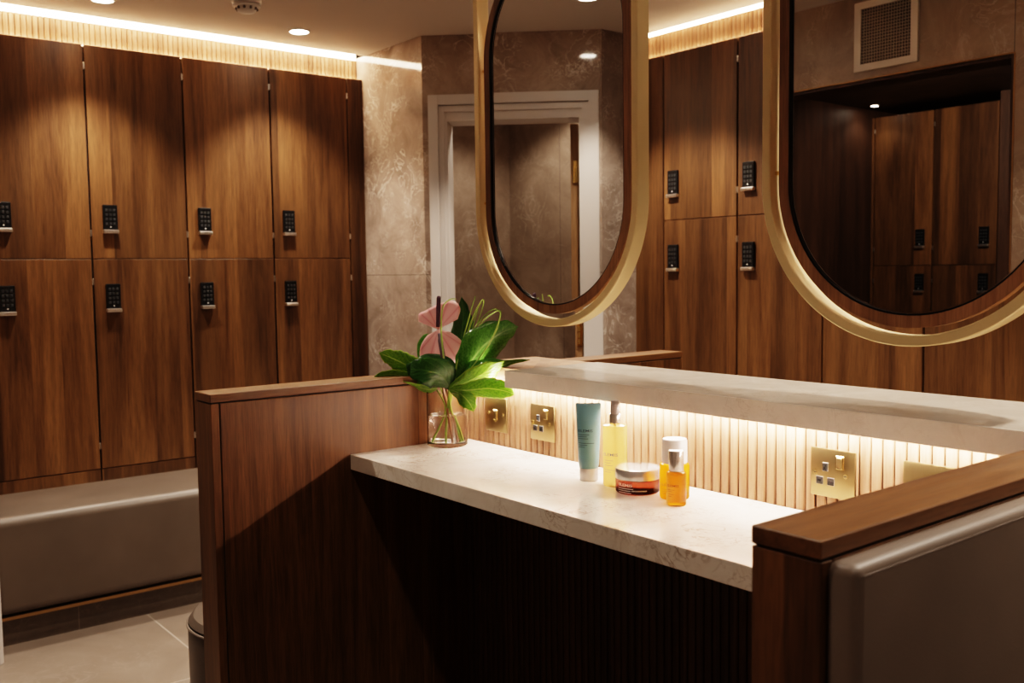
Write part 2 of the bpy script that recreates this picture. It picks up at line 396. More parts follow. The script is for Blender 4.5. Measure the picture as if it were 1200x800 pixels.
def locker(label,group,w,zb,zm,zt,keyx,ku,kl,depth=.45):
    """one locker column: local x along the row, -y toward the room, origin at the bottom left front corner on the floor"""
    t=thing('locker_column',label,'lockers',(0,0,FLOOR),group)
    f=-FLOOR
    bm=B(); box(bm,(.004,.019,0),(w-.004,depth,zt+f-.001)); 
    box(bm,(.003,.0005,0),(w-.003,.019,zb+f-.003)); obj('carcass',bm,M_carc if False else M_door,t,world=False)
    bm=B(); box(bm,(0,.021,0),(.0042,depth,zt+f-.004)); box(bm,(w-.0042,.021,0),(w,depth,zt+f-.004)); obj('side_gap',bm,M_gap,t,world=False)
    for z0,z1,k in ((zm+.0015,zt,ku),(zb,zm-.0015,kl)):
        bm=B(); box(bm,(.0038,0,z0+f),(w-.0038,.018,z1+f),.0012,1); d=obj('door',bm,M_door,t,world=False)
        lock_parts(d,keyx,k+f)
        for z in ((z0+.095+f) if k==kl else z0+.105+f, (z1-.085+f) if k==ku else z1-.092+f):
            bm=B(); box(bm,(w-.0036,-.001,z-.013),(w+.0028,.012,z+.013),.0008,1); obj('hinge',bm,M_chrome,d,world=False)
    return t
def kids(o,a=None): return [c for c in bpy.data.objects if c.parent==o]
def dup(src,loc,rz,label):
    r=src.copy(); COL.objects.link(r); r.location=loc; r.rotation_euler=(0,0,rz); r['label']=label
    for ch in kids(src):
        c=ch.copy(); COL.objects.link(c); c.parent=r
        for g in kids(ch):
            e=g.copy(); COL.objects.link(e); e.parent=c
    return r
# left wall: four columns, Y from .749; local +x -> world +Y, local -y -> world +X   (rotation +90 about z)
LBL=['walnut locker column behind the bench cut by the left edge of the photo','walnut locker column behind the bench, second from the marble-free end','walnut locker column half hidden by the wooden divider, third along the bench wall','walnut locker column next to the pale marble wall strip']
LBL[1]='walnut locker column, fully visible over the bench left of the wooden divider'
src=None
for i in range(4):
    y=.749+.401*i
    if src is None:
        src=locker(LBL[0],'lockers along the bench wall',.401,-.80,.0722,.9387,.0465,.178,-.148); t=src
        t.location=(XE,y,FLOOR); t.rotation_euler=(0,0,PI/2)
        # left door rows sit closer to the gap
    else: t=dup(src,(XE,y,FLOOR),PI/2,LBL[i])
for y0,y1,lab in ((YS-.085,YS-.003,'narrow walnut filler panel between lockers and marble strip'),(NEARY+.003,.747,'narrow walnut filler panel at the near end of the bench wall lockers')):
    bm=B(); box(bm,(XE-.018,y0,FLOOR),(XE,y1,.9387),.001,1); o=obj('filler_panel',bm,M_door,None,base=(XE,y0,FLOOR)); tag(o,lab,'panel','filler panels of the bench wall lockers')
# back wall: X from -2.946
src=None
BL=['walnut locker column seen between the two oval mirrors, beside the wide end panel','walnut locker column half covered by the left rim of the big oval mirror','walnut locker column seen below the middle of the big oval mirror','walnut locker column at the right edge below the big oval mirror']
for i in range(4):
    x=-2.946+.404*i
    if src is None:
        src=locker(BL[0],'lockers along the far wall',.404,-.80,.214,.932,.033,.311,-.0105); src.location=(x,YF,FLOOR)
    else: dup(src,(x,YF,FLOOR),0,BL[i])
bm=B(); box(bm,(-3.115,YF,FLOOR),(-2.948,YF+.3,.932),.001,1); o=obj('filler_panel',bm,M_door,None,base=(-3.1,YF,FLOOR)); tag(o,'wide walnut end panel beside the far lockers, right of the round-bottomed small mirror','panel')
# lockers deep in the alcove (seen in the mirror)
src=None
AL=['dark locker column at the right end of the alcove, seen in the big mirror','dark locker column second from the right end of the alcove, seen in the big mirror','dark locker column mostly hidden at the left of the alcove, seen in the big mirror']
AL=['dark locker column at the doorway end of the alcove, reflected in the big oval mirror','dark locker column in the middle of the alcove, reflected in the big oval mirror']
for i in range(2):
    x=-2.638-.392*i
    if src is None:
        src=locker(AL[0],'lockers in the reflected alcove',.388,-.80,.003,.938,.045,.107,-.165); src.location=(x,YA,FLOOR); src.rotation_euler=(0,0,PI)
    else: dup(src,(x,YA,FLOOR),PI,AL[i])
bm=B(); box(bm,(-3.438,YA-.3,FLOOR),(-3.424,YA+.002,.938),.001,1); o=obj('filler_panel',bm,M_door,None,base=(-3.43,YA,FLOOR)); tag(o,'thin dark filler strip beside the alcove lockers in the mirror','panel')

# fluted cove over the lockers
def flutes_bm(n,pitch,h,depth,seg=6):
    """half-round flutes along +x, bulging to -y, height 0..h, flat back at y=0"""
    t=B(); prof=[]; mats=[]
    for i in range(n):
        x0=pitch*i; g=pitch*.055
        prof.append((x0,-depth*.12)); mats.append(1)
        prof.append((x0+g,-depth*.12)); mats.append(1)
        for k in range(seg+1):
            a=PI*k/seg; prof.append((x0+pitch/2-(pitch/2-g)*math.cos(a),-depth*.45-depth*.55*math.sin(a)**.7)); mats.append(0 if k<seg else 1)
        prof.append((x0+pitch-g,-depth*.12)); mats.append(1)
    prof=[(0,0)]+prof+[(n*pitch,0)]; mats=[1]+mats+[1]
    lo=[t.verts.new((x,y,0)) for x,y in prof]; hi=[t.verts.new((x,y,h)) for x,y in prof]
    for i in range(len(prof)-1):
        f=t.faces.new([lo[i],lo[i+1],hi[i+1],hi[i]]); f.material_index=mats[i]
    t.faces.new(list(reversed(hi))); t.faces.new(lo); t.faces.new([lo[-1],lo[0],hi[0],hi[-1]])
    return t
def place(bm,loc,rz):
    bmesh.ops.transform(bm,matrix=Matrix.Translation(loc)@Matrix.Rotation(rz,4,'Z'),verts=bm.verts); return bm
n=82; pitch=(YS-near(YS)-.004)/n
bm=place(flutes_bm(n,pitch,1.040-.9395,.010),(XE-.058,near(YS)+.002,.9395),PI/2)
o=obj('fluted_cove_panel',bm,[M_flute,M_groove_shade],None,base=(XE-.058,1.55,.9395)); tag(o,'pale ribbed wood band above the bench wall lockers','panel','ribbed bands above the lockers')
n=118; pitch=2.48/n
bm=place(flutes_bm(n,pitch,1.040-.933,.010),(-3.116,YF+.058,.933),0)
o=obj('fluted_cove_panel',bm,[M_flute,M_groove_shade],None,base=(-2,YF+.058,.933)); tag(o,'pale ribbed wood band above the far lockers, between the two mirrors','panel','ribbed bands above the lockers')
# light coves
bm=B(); box(bm,(XE-.064,near(YS)+.001,1.0405),(XE-.060,YS-.001,1.085)); box(bm,(XE-.2,near(YS)+.001,1.085),(-4.1,YS-.001,1.095))
t=thing('cove_light','glowing light strip along the ceiling above the bench wall lockers','light strip',(XE-.06,1.55,1.0445),'cove light strips')
obj('diffuser',bm,M_cove,t)
bm=B(); box(bm,(XE-.052,near(YS)+.004,.9392),(XE-.034,YS-.004,.9425)); obj('led_tape',bm,M_coveL,t)
bm=B(); box(bm,(-3.116,YF+.060,1.0405),(-.6,YF+.064,1.085)); box(bm,(-3.116,YF-.05,1.10),(-.6,YF+.2,1.11))
t=thing('cove_light','glowing light strip along the ceiling above the far lockers','light strip',(-2,YF+.06,1.0445),'cove light strips')
obj('diffuser',bm,M_cove,t)
bm=B(); box(bm,(-3.11,YF+.034,.9332),(-.6,YF+.052,.9365)); obj('led_tape',bm,M_coveL,t)

# ------------------------------------------------------------------ bench
t=thing('upholstered_bench','long taupe leather bench on a dark tiled base under the lockers','bench',(-3.95,1.55,FLOOR))
bm=B(); box(bm,(XE+.002,NEARY+.004,-1.20),(-3.742,YS-.004,-.845),.035,5); obj('seat',bm,M_leath,t,smooth=True)
bm=B(); box(bm,(XE+.002,NEARY+.006,-1.215),(-3.752,YS-.006,-1.204)); obj('trim_strip',bm,M_goldT,t)
bm=B(); box(bm,(XE+.002,NEARY+.006,FLOOR),(-3.795,YS-.006,-1.215)); obj('base',bm,M_plinth,t)
# stool
t=thing('round_stool','round taupe leather stool peeking out behind the wooden divider','stool',(-2.355,1.05,FLOOR))
bm=B(); lathe(bm,[(0,.03),(.195,.03),(.203,.05),(.205,.40),(.203,.425)],(-2.355,1.05,FLOOR),64); obj('side_panel',bm,M_leath,t,smooth=True)
bm=B(); lathe(bm,[(.2,.428),(.203,.436),(.19,.450),(.12,.456),(0,.458)],(-2.355,1.05,FLOOR),64); obj('seat',bm,M_leath,t,smooth=True)
bm=B(); ring=[(-2.355+.2055*math.cos(2*PI*i/64),1.05+.2055*math.sin(2*PI*i/64),FLOOR+.428) for i in range(65)]; tube(bm,ring,.0035,8); obj('piping',bm,M_leathD,t,smooth=True)
bm=B(); lathe(bm,[(0,0),(.18,0),(.18,.03),(0,.03)],(-2.355,1.05,FLOOR),48); obj('base',bm,M_black,t)

# ------------------------------------------------------------------ vanity
def divider(label,x0,x1,rightseam):
    t=thing('vanity_divider',label,'divider',((x0+x1)/2,PY0,FLOOR),'wooden dividers at the vanity ends')
    bm=B(); box(bm,(x0,PY0-.001,CAPZ-.0185),(x1,PY1,CAPZ),.0012,1); obj('cap',bm,M_capY,t)
    bm=B(); box(bm,(x0,PY0,FLOOR),(x1,PY0+.0185,CAPZ-.021),.001,1); obj('end_post',bm,M_part,t)
    bm=B(); box(bm,(x0+.001,PY0+.021,FLOOR),(x1-.0005,rightseam,CAPZ-.021),.001,1); box(bm,(x0+.001,rightseam+.002,FLOOR),(x1-.0005,PY1-.001,CAPZ-.021),.001,1)
    obj('side_panel',bm,M_part,t)
    bm=B(); box(bm,(x0+.004,PY0+.004,FLOOR),(x1-.004,PY1-.004,CAPZ-.0185)); obj('core',bm,M_gap,t)
    return t
dl=divider('wooden divider with flat cap at the vase end of the vanity',PL0,PL1,1.346)
divider('wooden divider in the foreground with leather backrest fixed to it',PR0,PR1,1.5)
o=thing('backrest_cushion','taupe leather backrest panel fixed to the near wooden divider','backrest',(-.503,.79,FLOOR))
bm=B(); box(bm,(PR1+.0005,.79,-.95),(-.485,PY1-.05,-.2765),.011,4); obj('cushion',bm,M_leathD,o,smooth=True)
bm=B(); tube(bm,[(-.4862,.800,-.94),(-.4862,.8005,-.2865),(-.4862,2.24,-.2865)],.0016,6); obj('piping',bm,M_leathD,o,smooth=True)
bm=B(); box(bm,(PR1+.0005,.80,FLOOR),(-.505,PY1-.05,-.95)); obj('base_panel',bm,M_part,o)

bm=B(); box(bm,(PL1+.001,1.123,COUNTER-.037),(PR0-.001,1.4595,COUNTER),.0015,2)
o=obj('vanity_countertop',bm,M_stone,None,base=(-1.32,1.3,COUNTER-.037)); tag(o,'polished cream stone vanity countertop with bottles on it','countertop')
bm=B(); box(bm,(-1.7845,1.40,-.2728),(.1,1.70,-.2331),.0015,2)
o=obj('stone_ledge',bm,M_ledge,None,base=(-1.3,1.55,-.2728)); tag(o,'thick pale stone ledge running above the lit ribbed panel','ledge')
t0=t=thing('vanity_splashback','ribbed wooden vanity back panel lit by the strip under the ledge','splashback',(-1.32,1.5,FLOOR))
n=68; pitch=(PR0-PL1)/n
bm=place(flutes_bm(n,pitch,COUNTER-.0385-FLOOR,.007),(PL1,1.467,FLOOR),0); obj('lower_ribs',bm,[M_flute_shaded,M_carc],t)  # under-counter shade is put into the rib and groove colours
bm=place(flutes_bm(n,pitch,-.2745-COUNTER,.0085),(PL1,1.467,COUNTER+.0005),0); obj('upper_ribs',bm,[M_flute,M_groove_shade],t)
bm=B(); box(bm,(PL1+.001,1.4672,FLOOR),(PR0-.001,1.63,-.2738)); obj('core',bm,M_carc,t)
t=thing('led_strip','thin glowing strip hidden under the front of the stone ledge','light strip',(-1.2,1.415,-.275))
bm=B(); box(bm,(-1.784,1.434,-.2765),(PR0-.002,1.447,-.2731)); box(bm,(-2.03,1.438,-.2765),(-1.784,1.447,-.2738)); obj('led_tape',bm,M_led,t)

bm=B(); box(bm,(PL1+.001,1.452,-.2735),(-1.786,1.70,-.2345),.001,1); obj('upstand',bm,M_flute,t0)

# ------------------------------------------------------------------ brass wall plates on the ribbed panel
def wall_plate(cx,kind,label,h=.0845,w=.0865):
    zc=-.3545; y=1.4595
    t=thing('power_socket' if kind=='socket' else ('light_switch' if kind=='switch' else 'blank_plate'),label,'socket' if kind=='socket' else 'switch',(cx,y,zc-h/2),'brass plates on the ribbed panel')
    bm=B(); box(bm,(cx-w/2,y-.0055,zc-h/2),(cx+w/2,y,zc+h/2),.0022,2); obj('plate',bm,M_brass,t,smooth=True)
    def screw(x,z):
        b=B(); lathe_y(b,(x,y-.0055,z),.0042,.0012); s=obj('screw',b,M_brassL,t,smooth=True)
        b=B(); box(b,(x-.0035,y-.0070,z-.0005),(x+.0035,y-.0066,z+.0005)); obj('slot',b,M_gap,s)
    if kind=='switch':
        screw(cx-.030,zc+.002); screw(cx+.030,zc+.002)
        b=B(); box(b,(cx-.0085,y-.0072,zc-.013),(cx+.0085,y-.0050,zc+.013),.0008,1); obj('rocker_surround',b,M_brassL,t)
        b=B(); box(b,(cx-.0055,y-.0098,zc-.0105),(cx+.0055,y-.006,zc+.0105),.0012,1); obj('rocker',b,M_brass,t)
    elif kind=='socket':
        screw(cx-.034,zc-.001); screw(cx+.026,zc-.001)
        b=B(); box(b,(cx+.0075,y-.0072,zc+.0085),(cx+.0225,y-.005,zc+.0325),.0008,1); obj('rocker_surround',b,M_brassL,t)
        b=B(); box(b,(cx+.010,y-.0098,zc+.0105),(cx+.020,y-.006,zc+.0305),.0012,1); obj('rocker',b,M_brass,t)
        for x,z,rw,rh in ((-.0135,.010,.0058,.0078),(-.0245,-.0145,.0072,.0072),(-.0025,-.0145,.0072,.0072)):
            b=B(); box(b,(cx+x-rw,y-.0066,zc+z-rh),(cx+x+rw,y-.004,zc+z+rh),.0012,2,0)
            box(b,(cx+x-rw*.93,y-.0071,zc+z-rh*.93),(cx+x+rw*.93,y-.0055,zc+z+rh*.93),.001,1,1)
            box(b,(cx+x-rw*(.28 if rh>rw else .5),y-.0074,zc+z-rh*(.45 if rh>rw else .25)),(cx+x+rw*(.28 if rh>rw else .5),y-.006,zc+z+rh*(.45 if rh>rw else .25)),0,1,2)
            obj('socket_hole',b,[M_steel,M_gap,M_black],t)
    return t
wall_plate(-1.8900,'switch','brass single switch plate on ribbed panel just right of the glass vase')
wall_plate(-1.7130,'socket','brass single socket plate between the switch plate and the teal tube')
wall_plate(-.9435,'socket','brass single socket plate right of the orange bottles, near the foreground divider')
wall_plate(-.7715,'blank','brass plate partly hidden behind the cap of the foreground divider')

# ------------------------------------------------------------------ oval hanging mirrors
def stadium(hw,z0,z1,n=40):
    """closed outline (x,z): half circle at the bottom (centre z0) and at the top (centre z1)"""
    out=[]
    for i in range(n+1):
        a=PI+PI*i/n; out.append((hw*math.cos(a),z0+hw*math.sin(a)))
    for i in range(n+1):
        a=PI*i/n; out.append((hw*math.cos(a),z1+hw*math.sin(a)))
    return out
def band(bm,outer,inner,y0,y1,mi=0):
    t=bmesh.new(); n=len(outer); V=[]
    for y in (y0,y1):
        for L in (outer,inner): V.append([t.verts.new((x,y,z)) for x,z in L])
    of,inf,ob,ib=V
    for i in range(n):
        j=(i+1)%n
        for a,b in ((of,inf),(ob,ib),(of,ob),(inf,ib)): t.faces.new([a[i],a[j],b[j],b[i]])
    merge(bm,t,mi)
def plate_bm(bm,outline,y0,y1,mi=0):
    t=bmesh.new(); a=[t.verts.new((x,y0,z)) for x,z in outline]; b=[t.verts.new((x,y1,z)) for x,z in outline]
    n=len(outline)
    t.faces.new(a); t.faces.new(list(reversed(b)))
    for i in range(n): t.faces.new([a[i],a[(i+1)%n],b[(i+1)%n],b[i]])
    merge(bm,t,mi)
def hoop(bm,hw,th,z0,ztop,y0,y1,bev=.0018,n=64):
    """gold U-shaped flat strap: up one side, round the bottom, up to the ceiling"""
    path=[(-hw,ztop,-1,0)]
    for i in range(n+1):
        a=PI+PI*i/n; path.append((hw*math.cos(a),z0+hw*math.sin(a),math.cos(a),math.sin(a)))
    path.append((hw,ztop,1,0))
    sec=[(0,y0+bev),(0-bev,y0),(-th+bev,y0),(-th,y0+bev),(-th,y1-bev),(-th+bev,y1),(-bev,y1),(0,y1-bev)]
    t=bmesh.new(); R=[[t.verts.new((x+nx*o,y,z+nz*o)) for o,y in sec] for x,z,nx,nz in path]
    m=len(sec)
    for a,b in zip(R,R[1:]):
        for k in range(m): t.faces.new([a[k],a[(k+1)%m],b[(k+1)%m],b[k]])
    t.faces.new(R[0]); t.faces.new(R[-1]); merge(bm,t)
def mirror(cx,label,rim_mat):
    t=thing('oval_mirror',label,'mirror',(cx,1.548,-.135),'hanging oval mirrors')
    t.location=(cx,1.548,.158)
    z0,z1=0,.377
    L=lambda bm:bm
    bm=B(); hoop(bm,.293,.0185,z0,CEIL-.158,-.019,.019); obj('gold_hoop',bm,M_gold,t,smooth=True,world=False)
    bm=B(); band(bm,stadium(.262,z0,z1),stadium(.2415,z0,z1),-.0085,.0085); obj('wooden_rim',bm,rim_mat,t,smooth=True,world=False)
    bm=B(); band(bm,stadium(.2420,z0,z1),stadium(.2385,z0,z1),-.0070,.0070); obj('black_gasket',bm,M_black,t,smooth=True,world=False)
    bm=B(); band(bm,stadium(.2387,z0,z1),stadium(.2355,z0,z1),-.0022,.0022); obj('bevelled_edge',bm,M_bevel,t,smooth=True,world=False)
    bm=B(); plate_bm(bm,stadium(.2356,z0,z1),-.0015,.0015); obj('mirror_glass',bm,M_silver,t,world=False)
    for sx in (-1,1):
        for z in (.02,.36):
            bm=B(); tube(bm,[(sx*.260,0,z),(sx*.2760,0,z)],.004,10); obj('spacer_pin',bm,M_brassL,t,world=False)
    return t
mirror(-1.768,'gold-rimmed oval mirror above the vase, reflecting the marble wall and door frame',M_ring)
mirror(-.8575,'gold-rimmed oval mirror cut by the photo edge, reflecting a dark alcove and vent',M_ring)

# ------------------------------------------------------------------ vent on the front wall
t=thing('air_vent','square pale metal air vent grille on marble, seen in the big mirror','vent',(-2.04,YN,.756))
bm=B(); x0,x1,z0,z1=-2.171,-1.910,.757,1.020; y=YN
for a,b in (((x0,z0),(x1,z0+.026)),((x0,z1-.026),(x1,z1)),((x0,z0+.026),(x0+.028,z1-.026)),((x1-.028,z0+.026),(x1,z1-.026))):
    box(bm,(a[0],y,a[1]),(b[0],y+.012,b[1]))
obj('frame',bm,plain('vent_frame',(.66,.59,.52),.5),t)
bm=B(); k=18
for i in range(k+1):
    x=x0+.028+(x1-x0-.056)*i/k; box(bm,(x-.0018,y+.003,z0+.026),(x+.0018,y+.008,z1-.026))
    z=z0+.026+(z1-z0-.052)*i/k; box(bm,(x0+.028,y+.003,z-.0018),(x1-.028,y+.0075,z+.0018))
obj('grille',bm,M_grille,t)
bm=B(); box(bm,(x0+.02,y+.0003,z0+.02),(x1-.02,y+.002,z1-.02)); obj('backing',bm,plain('vent_back',(.05,.04,.03),.8),t)

# ------------------------------------------------------------------ ceiling fittings
def downlight(x,y,label,z=CEIL,energy=14,size=80,r=.041,blend=.4,grp='recessed ceiling downlights',cat='downlight'):
    t=thing('downlight',label,cat,(x,y,z-.004),grp)
    bm=B(); lathe(bm,[(r-.003,.0045),(r-.003,-.0005),(r+.004,-.0015),(r+.005,.0042)],(x,y,z-.004),32); obj('trim_ring',bm,M_wplast,t,smooth=True)
    bm=B(); lathe(bm,[(0,.0),(r-.003,.0),(r-.003,.003),(0,.003)],(x,y,z-.004),32); obj('lens',bm,M_lens,t)
    l=bpy.data.lights.new('downlight_beam','SPOT'); l.energy=energy; l.color=SPOTC; l.spot_size=math.radians(size); l.spot_blend=blend; l.shadow_soft_size=.03
    o=bpy.data.objects.new('downlight_beam',l); COL.objects.link(o); o.location=(x,y,z-.02)
    return t
downlight(-3.913,1.966,'glowing round downlight in the ceiling above the third and fourth lockers',energy=35,size=94,blend=.75)
downlight(-3.897,1.145,'glowing round downlight cut by the top edge above the second locker',energy=35,size=94,blend=.75)
downlight(-2.79,.47,'glowing round downlight seen only as a reflection at the top of the smaller mirror',energy=26,size=105)
for x,y,en in ((-2.79,2.63,42),(-1.35,.47,8),(-.05,.47,7),(-1.35,2.5,21),(-.05,2.5,14),(-2.25,1.86,32),(-.35,1.86,36)):
    downlight(x,y,'round ceiling downlight above the vanity, outside the photo',energy=en,size=110)
t=thing('smoke_detector','white plastic smoke detector on the ceiling cut by the top edge','detector',(-3.565,1.575,CEIL))
c=(-3.565,1.575,CEIL)
bm=B(); lathe(bm,[(0,-.001),(.056,-.001),(.056,-.020),(.052,-.024),(0,-.024)],c,40); obj('base',bm,M_wplast,t,smooth=True)
bm=B(); lathe(bm,[(.044,-.024),(.053,-.028),(.052,-.033),(.040,-.036),(.034,-.050),(.026,-.055),(0,-.056)],c,40); obj('cover',bm,M_wplast,t,smooth=True)
bm=B()
for i in range(10):
    a=2*PI*i/10; box(bm,(c[0]+.0385*math.cos(a)-.004,c[1]+.0385*math.sin(a)-.004,c[2]-.047),(c[0]+.0385*math.cos(a)+.004,c[1]+.0385*math.sin(a)+.004,c[2]-.037),.001,1)
obj('sensor_slot',bm,plain('detector_slot',(.12,.1,.09),.6),t)
# lobby and alcove lights
for x,y,lab in ((-3.75,3.1,'small downlight in the marble lobby behind the white door frame'),(-3.75,near(3.1),'small downlight in the lobby whose doorway shows in the smaller mirror')):
    downlight(x,y,lab,energy=11,size=130,r=.03,grp='lobby downlights')
downlight(-3.33,-2.45,'small warm downlight inside the alcove seen in the big mirror',z=.989,energy=0.6,size=120,r=.022,grp='alcove downlights')
l=bpy.data.lights.new('alcove_fill','SPOT'); l.energy=22; l.color=SPOTC; l.spot_size=math.radians(105); l.spot_blend=.6; l.shadow_soft_size=.05  # added fill spot without a fixture, brightens the alcove lockers
o=bpy.data.objects.new('alcove_fill',l); COL.objects.link(o); o.location=(-2.35,-1.25,.94); o.rotation_euler=Vector((-.55,-1.35,-.75)).to_track_quat('-Z','Y').to_euler()

# ------------------------------------------------------------------ lettering helper
def text_bm(body,size,align='LEFT',bold=0.0,spacing=1.0):
    cu=bpy.data.curves.new('lettering_curve','FONT'); cu.body=body; cu.size=size; cu.align_x=align; cu.offset=bold; cu.space_character=spacing; cu.resolution_u=2
    tmp=bpy.data.objects.new('lettering_tmp',cu); COL.objects.link(tmp)
    dg=bpy.context.evaluated_depsgraph_get(); me=bpy.data.meshes.new_from_object(tmp.evaluated_get(dg))
    bm=bmesh.new(); bm.from_mesh(me); bpy.data.objects.remove(tmp); bpy.data.curves.remove(cu); bpy.data.meshes.remove(me)
    w=max((v.co.x for v in bm.verts),default=0)
    return bm,w
def toward(c):
    d=Vector((-c[0],-c[1],0)).normalized(); r=Vector((-d.y,d.x,0))
    if r.dot(R_)<0: r=-r
    return d,r
def wrap_text(dst,body,size,c,rad,z,x0,bold=0,spacing=1.0,width=None,mi=0):
    """lay text on a vertical cylinder; x0 = arc offset to the right of the viewer-facing line"""
    bm,w=text_bm(body,size,'LEFT',bold,spacing); d,r=toward(c); k=(width/w) if width else 1
    bmesh.ops.subdivide_edges(bm,edges=[e for e in bm.edges if e.calc_length()>size*.25],cuts=1)
    for v in bm.verts:
        a=(x0+v.co.x*k)/rad; p=Vector(c)+ (r*math.sin(a)+d*math.cos(a))*(rad+.0003); p.z=c[2]+z+v.co.y; v.co=p
    merge(dst,bm,mi)
def wrap_line(dst,c,rad,z,x0,x1,h=.0008,mi=0):
    d,r=toward(c); n=8; t=bmesh.new(); A=[];Bq=[]
    for i in range(n+1):
        a=(x0+(x1-x0)*i/n)/rad; p=Vector(c)+(r*math.sin(a)+d*math.cos(a))*(rad+.0003)
        A.append(t.verts.new((p.x,p.y,c[2]+z))); Bq.append(t.verts.new((p.x,p.y,c[2]+z+h)))
    for i in range(n): t.faces.new([A[i],A[i+1],Bq[i+1],Bq[i]])
    merge(dst,t,mi)
M_ink=plain('ink_dark',(.02,.05,.09),.5); M_inkw=plain('ink_white',(.82,.76,.74),.5); M_inkb=plain('ink_brown',(.10,.05,.02),.5)

# ------------------------------------------------------------------ toiletries
# teal tube standing on its cap
c=(-1.4446,1.3513,COUNTER)
t=thing('cosmetic_tube','teal squeeze tube standing on its silver cap, leftmost of the toiletries','tube',c,'toiletries on the counter')
d,r=toward(c)
bm=B(); lathe(bm,[(0,0),(.0185,0),(.0192,.001),(.0192,.0245),(.0182,.026),(0,.026)],c,48); obj('cap',bm,plain('tube_cap',(.78,.76,.74),.2,.4),t,smooth=True)
bm=bmesh.new(); rings=[]
for k in range(16):
    u=k/15; z=.0262+.128*u; hw=.0208+(.0262-.0208)*u; th=.0205*(1-u)**.75+.0012; 
    if k==0: hw,th=.0195,.0195
    rings.append([bm.verts.new(Vector(c)+r*(hw*math.cos(2*PI*i/40))+d*(th*math.sin(2*PI*i/40))+Vector((0,0,z))) for i in range(40)])
for z,hw,th in ((.155,.0262,.0012),(.1597,.0263,.0012)):
    rings.append([bm.verts.new(Vector(c)+r*(hw*math.cos(2*PI*i/40))+d*(th*math.sin(2*PI*i/40))+Vector((0,0,z))) for i in range(40)])
for a,b in zip(rings,rings[1:]):
    for i in range(40): bm.faces.new([a[i],a[(i+1)%40],b[(i+1)%40],b[i]])
bm.faces.new(rings[0]); bm.faces.new(rings[-1])
obj('body',bm,plain('teal_plastic',(.135,.275,.315),.36),t,smooth=True)
bm=B()
def flat_text(dst,body,size,z,x0,width=None,bold=0):
    tb,w=text_bm(body,size,'LEFT',bold); k=(width/w) if width else 1
    for v in tb.verts:
        x=x0+v.co.x*k; zz=z+v.co.y; u=(zz-.0262)/.128; hw=.0208+(.0262-.0208)*u; th=.0205*(1-u)**.75+.0012
        q=max(0,1-(x/hw)**2)**.5
        v.co=Vector(c)+r*x+d*(th*q+.0005)+Vector((0,0,zz))
    merge(dst,tb)
flat_text(bm,'ELEMIS',.0075,.101,-.0215,.030,.0001)
for k,(zz,a) in enumerate(((.095,.022),(.091,.017),(.087,.020),(.078,.032),(.074,.018),(.070,.013))):
    tb=bmesh.new(); n=8; A=[];Bq=[]
    for i in range(n+1):
        x=-.0205+a*i/n
        for L,zq in ((A,zz),(Bq,zz+.0011)):
            u=(zq-.0262)/.128; hw=.0208+(.0262-.0208)*u; th=.0205*(1-u)**.75+.0012; q=max(0,1-(x/hw)**2)**.5
            L.append(tb.verts.new(Vector(c)+r*x+d*(th*q+.0005)+Vector((0,0,zq))))
    for i in range(n): tb.faces.new([A[i],A[i+1],Bq[i+1],Bq[i]])
    merge(bm,tb)
obj('lettering',bm,M_ink,t)
# yellow spray bottle
c=(-1.3742,1.3579,COUNTER)
t=thing('spray_bottle','tall clear bottle of yellow liquid with a silver spray pump','bottle',c,'toiletries on the counter')
bm=B(); lathe(bm,[(0,0),(.0225,0),(.0243,.003),(.0243,.119),(.0232,.1218),(.0110,.1232),(.0100,.126),(0,.126)],c,56); obj('body',bm,liquid('yellow_oil',(1,.88,.50),(1,.74,.30),.36),t,smooth=True)
bm=B(); lathe(bm,[(0,.1262),(.0112,.1262),(.0114,.1275),(.0114,.143),(.0108,.1442),(0,.1442)],c,40); obj('collar',bm,plain('pump_collar',(.62,.57,.52),.22,.7),t,smooth=True)
bm=B(); lathe(bm,[(0,.1444),(.0088,.1444),(.0088,.166),(.0080,.1705),(.0055,.1715),(0,.1715)],c,36)
tube(bm,[Vector(c)+Vector((0,0,.161))+d*.006,Vector(c)+Vector((0,0,.161))+d*.0105],.0022,10); obj('pump_head',bm,plain('pump_grey',(.30,.25,.24),.3),t,smooth=True)
bm=B(); tube(bm,[Vector(c)+Vector((0,0,.1258)),Vector(c)+Vector((.003,.002,.008))],.0015,8); obj('dip_tube',bm,plain('dip_tube',(.9,.85,.7),.3),t)
bm=B(); wrap_text(bm,'ELEMIS',.0082,c,.0243,.0625,-.0285,.0001,1.0,.034)
for zz,a in ((.053,.020),(.048,.015),(.043,.019),(.034,.026),(.030,.016)): wrap_line(bm,c,.0243,zz,-.024,-.024+a)
obj('lettering',bm,M_ink,t)
# amber cleansing balm jar
c=(-1.3077,1.3527,COUNTER)
t=thing('cosmetic_jar','low round amber jar with a wide silver lid','jar',c,'toiletries on the counter')
bm=B(); lathe(bm,[(0,0),(.0405,0),(.0428,.0025),(.0428,.026),(.0415,.0275),(0,.0275)],c,72); obj('body',bm,liquid('amber_balm',(.36,.085,.045),(.20,.04,.024),.45,.1),t,smooth=True)
bm=B(); lathe(bm,[(0,.0277),(.0436,.0277),(.0438,.0287),(.0438,.0455),(.0425,.0475),(.038,.0482),(0,.0482)],c,72); obj('lid',bm,plain('jar_lid',(.80,.78,.76),.16,.7),t,smooth=True)
bm=B(); wrap_text(bm,'ELEMIS',.0072,c,.0428,.0165,-.042,.00015,1.0,.032); wrap_text(bm,'CLEANSING BALM',.0030,c,.0428,.0075,-.012,.0001,1.0,.030)
for zz,x0,x1 in ((.0115,-.043,-.008),(.0075,-.043,-.014),(.0035,-.041,-.012)): wrap_line(bm,c,.0428,zz,x0,x1,.0012)
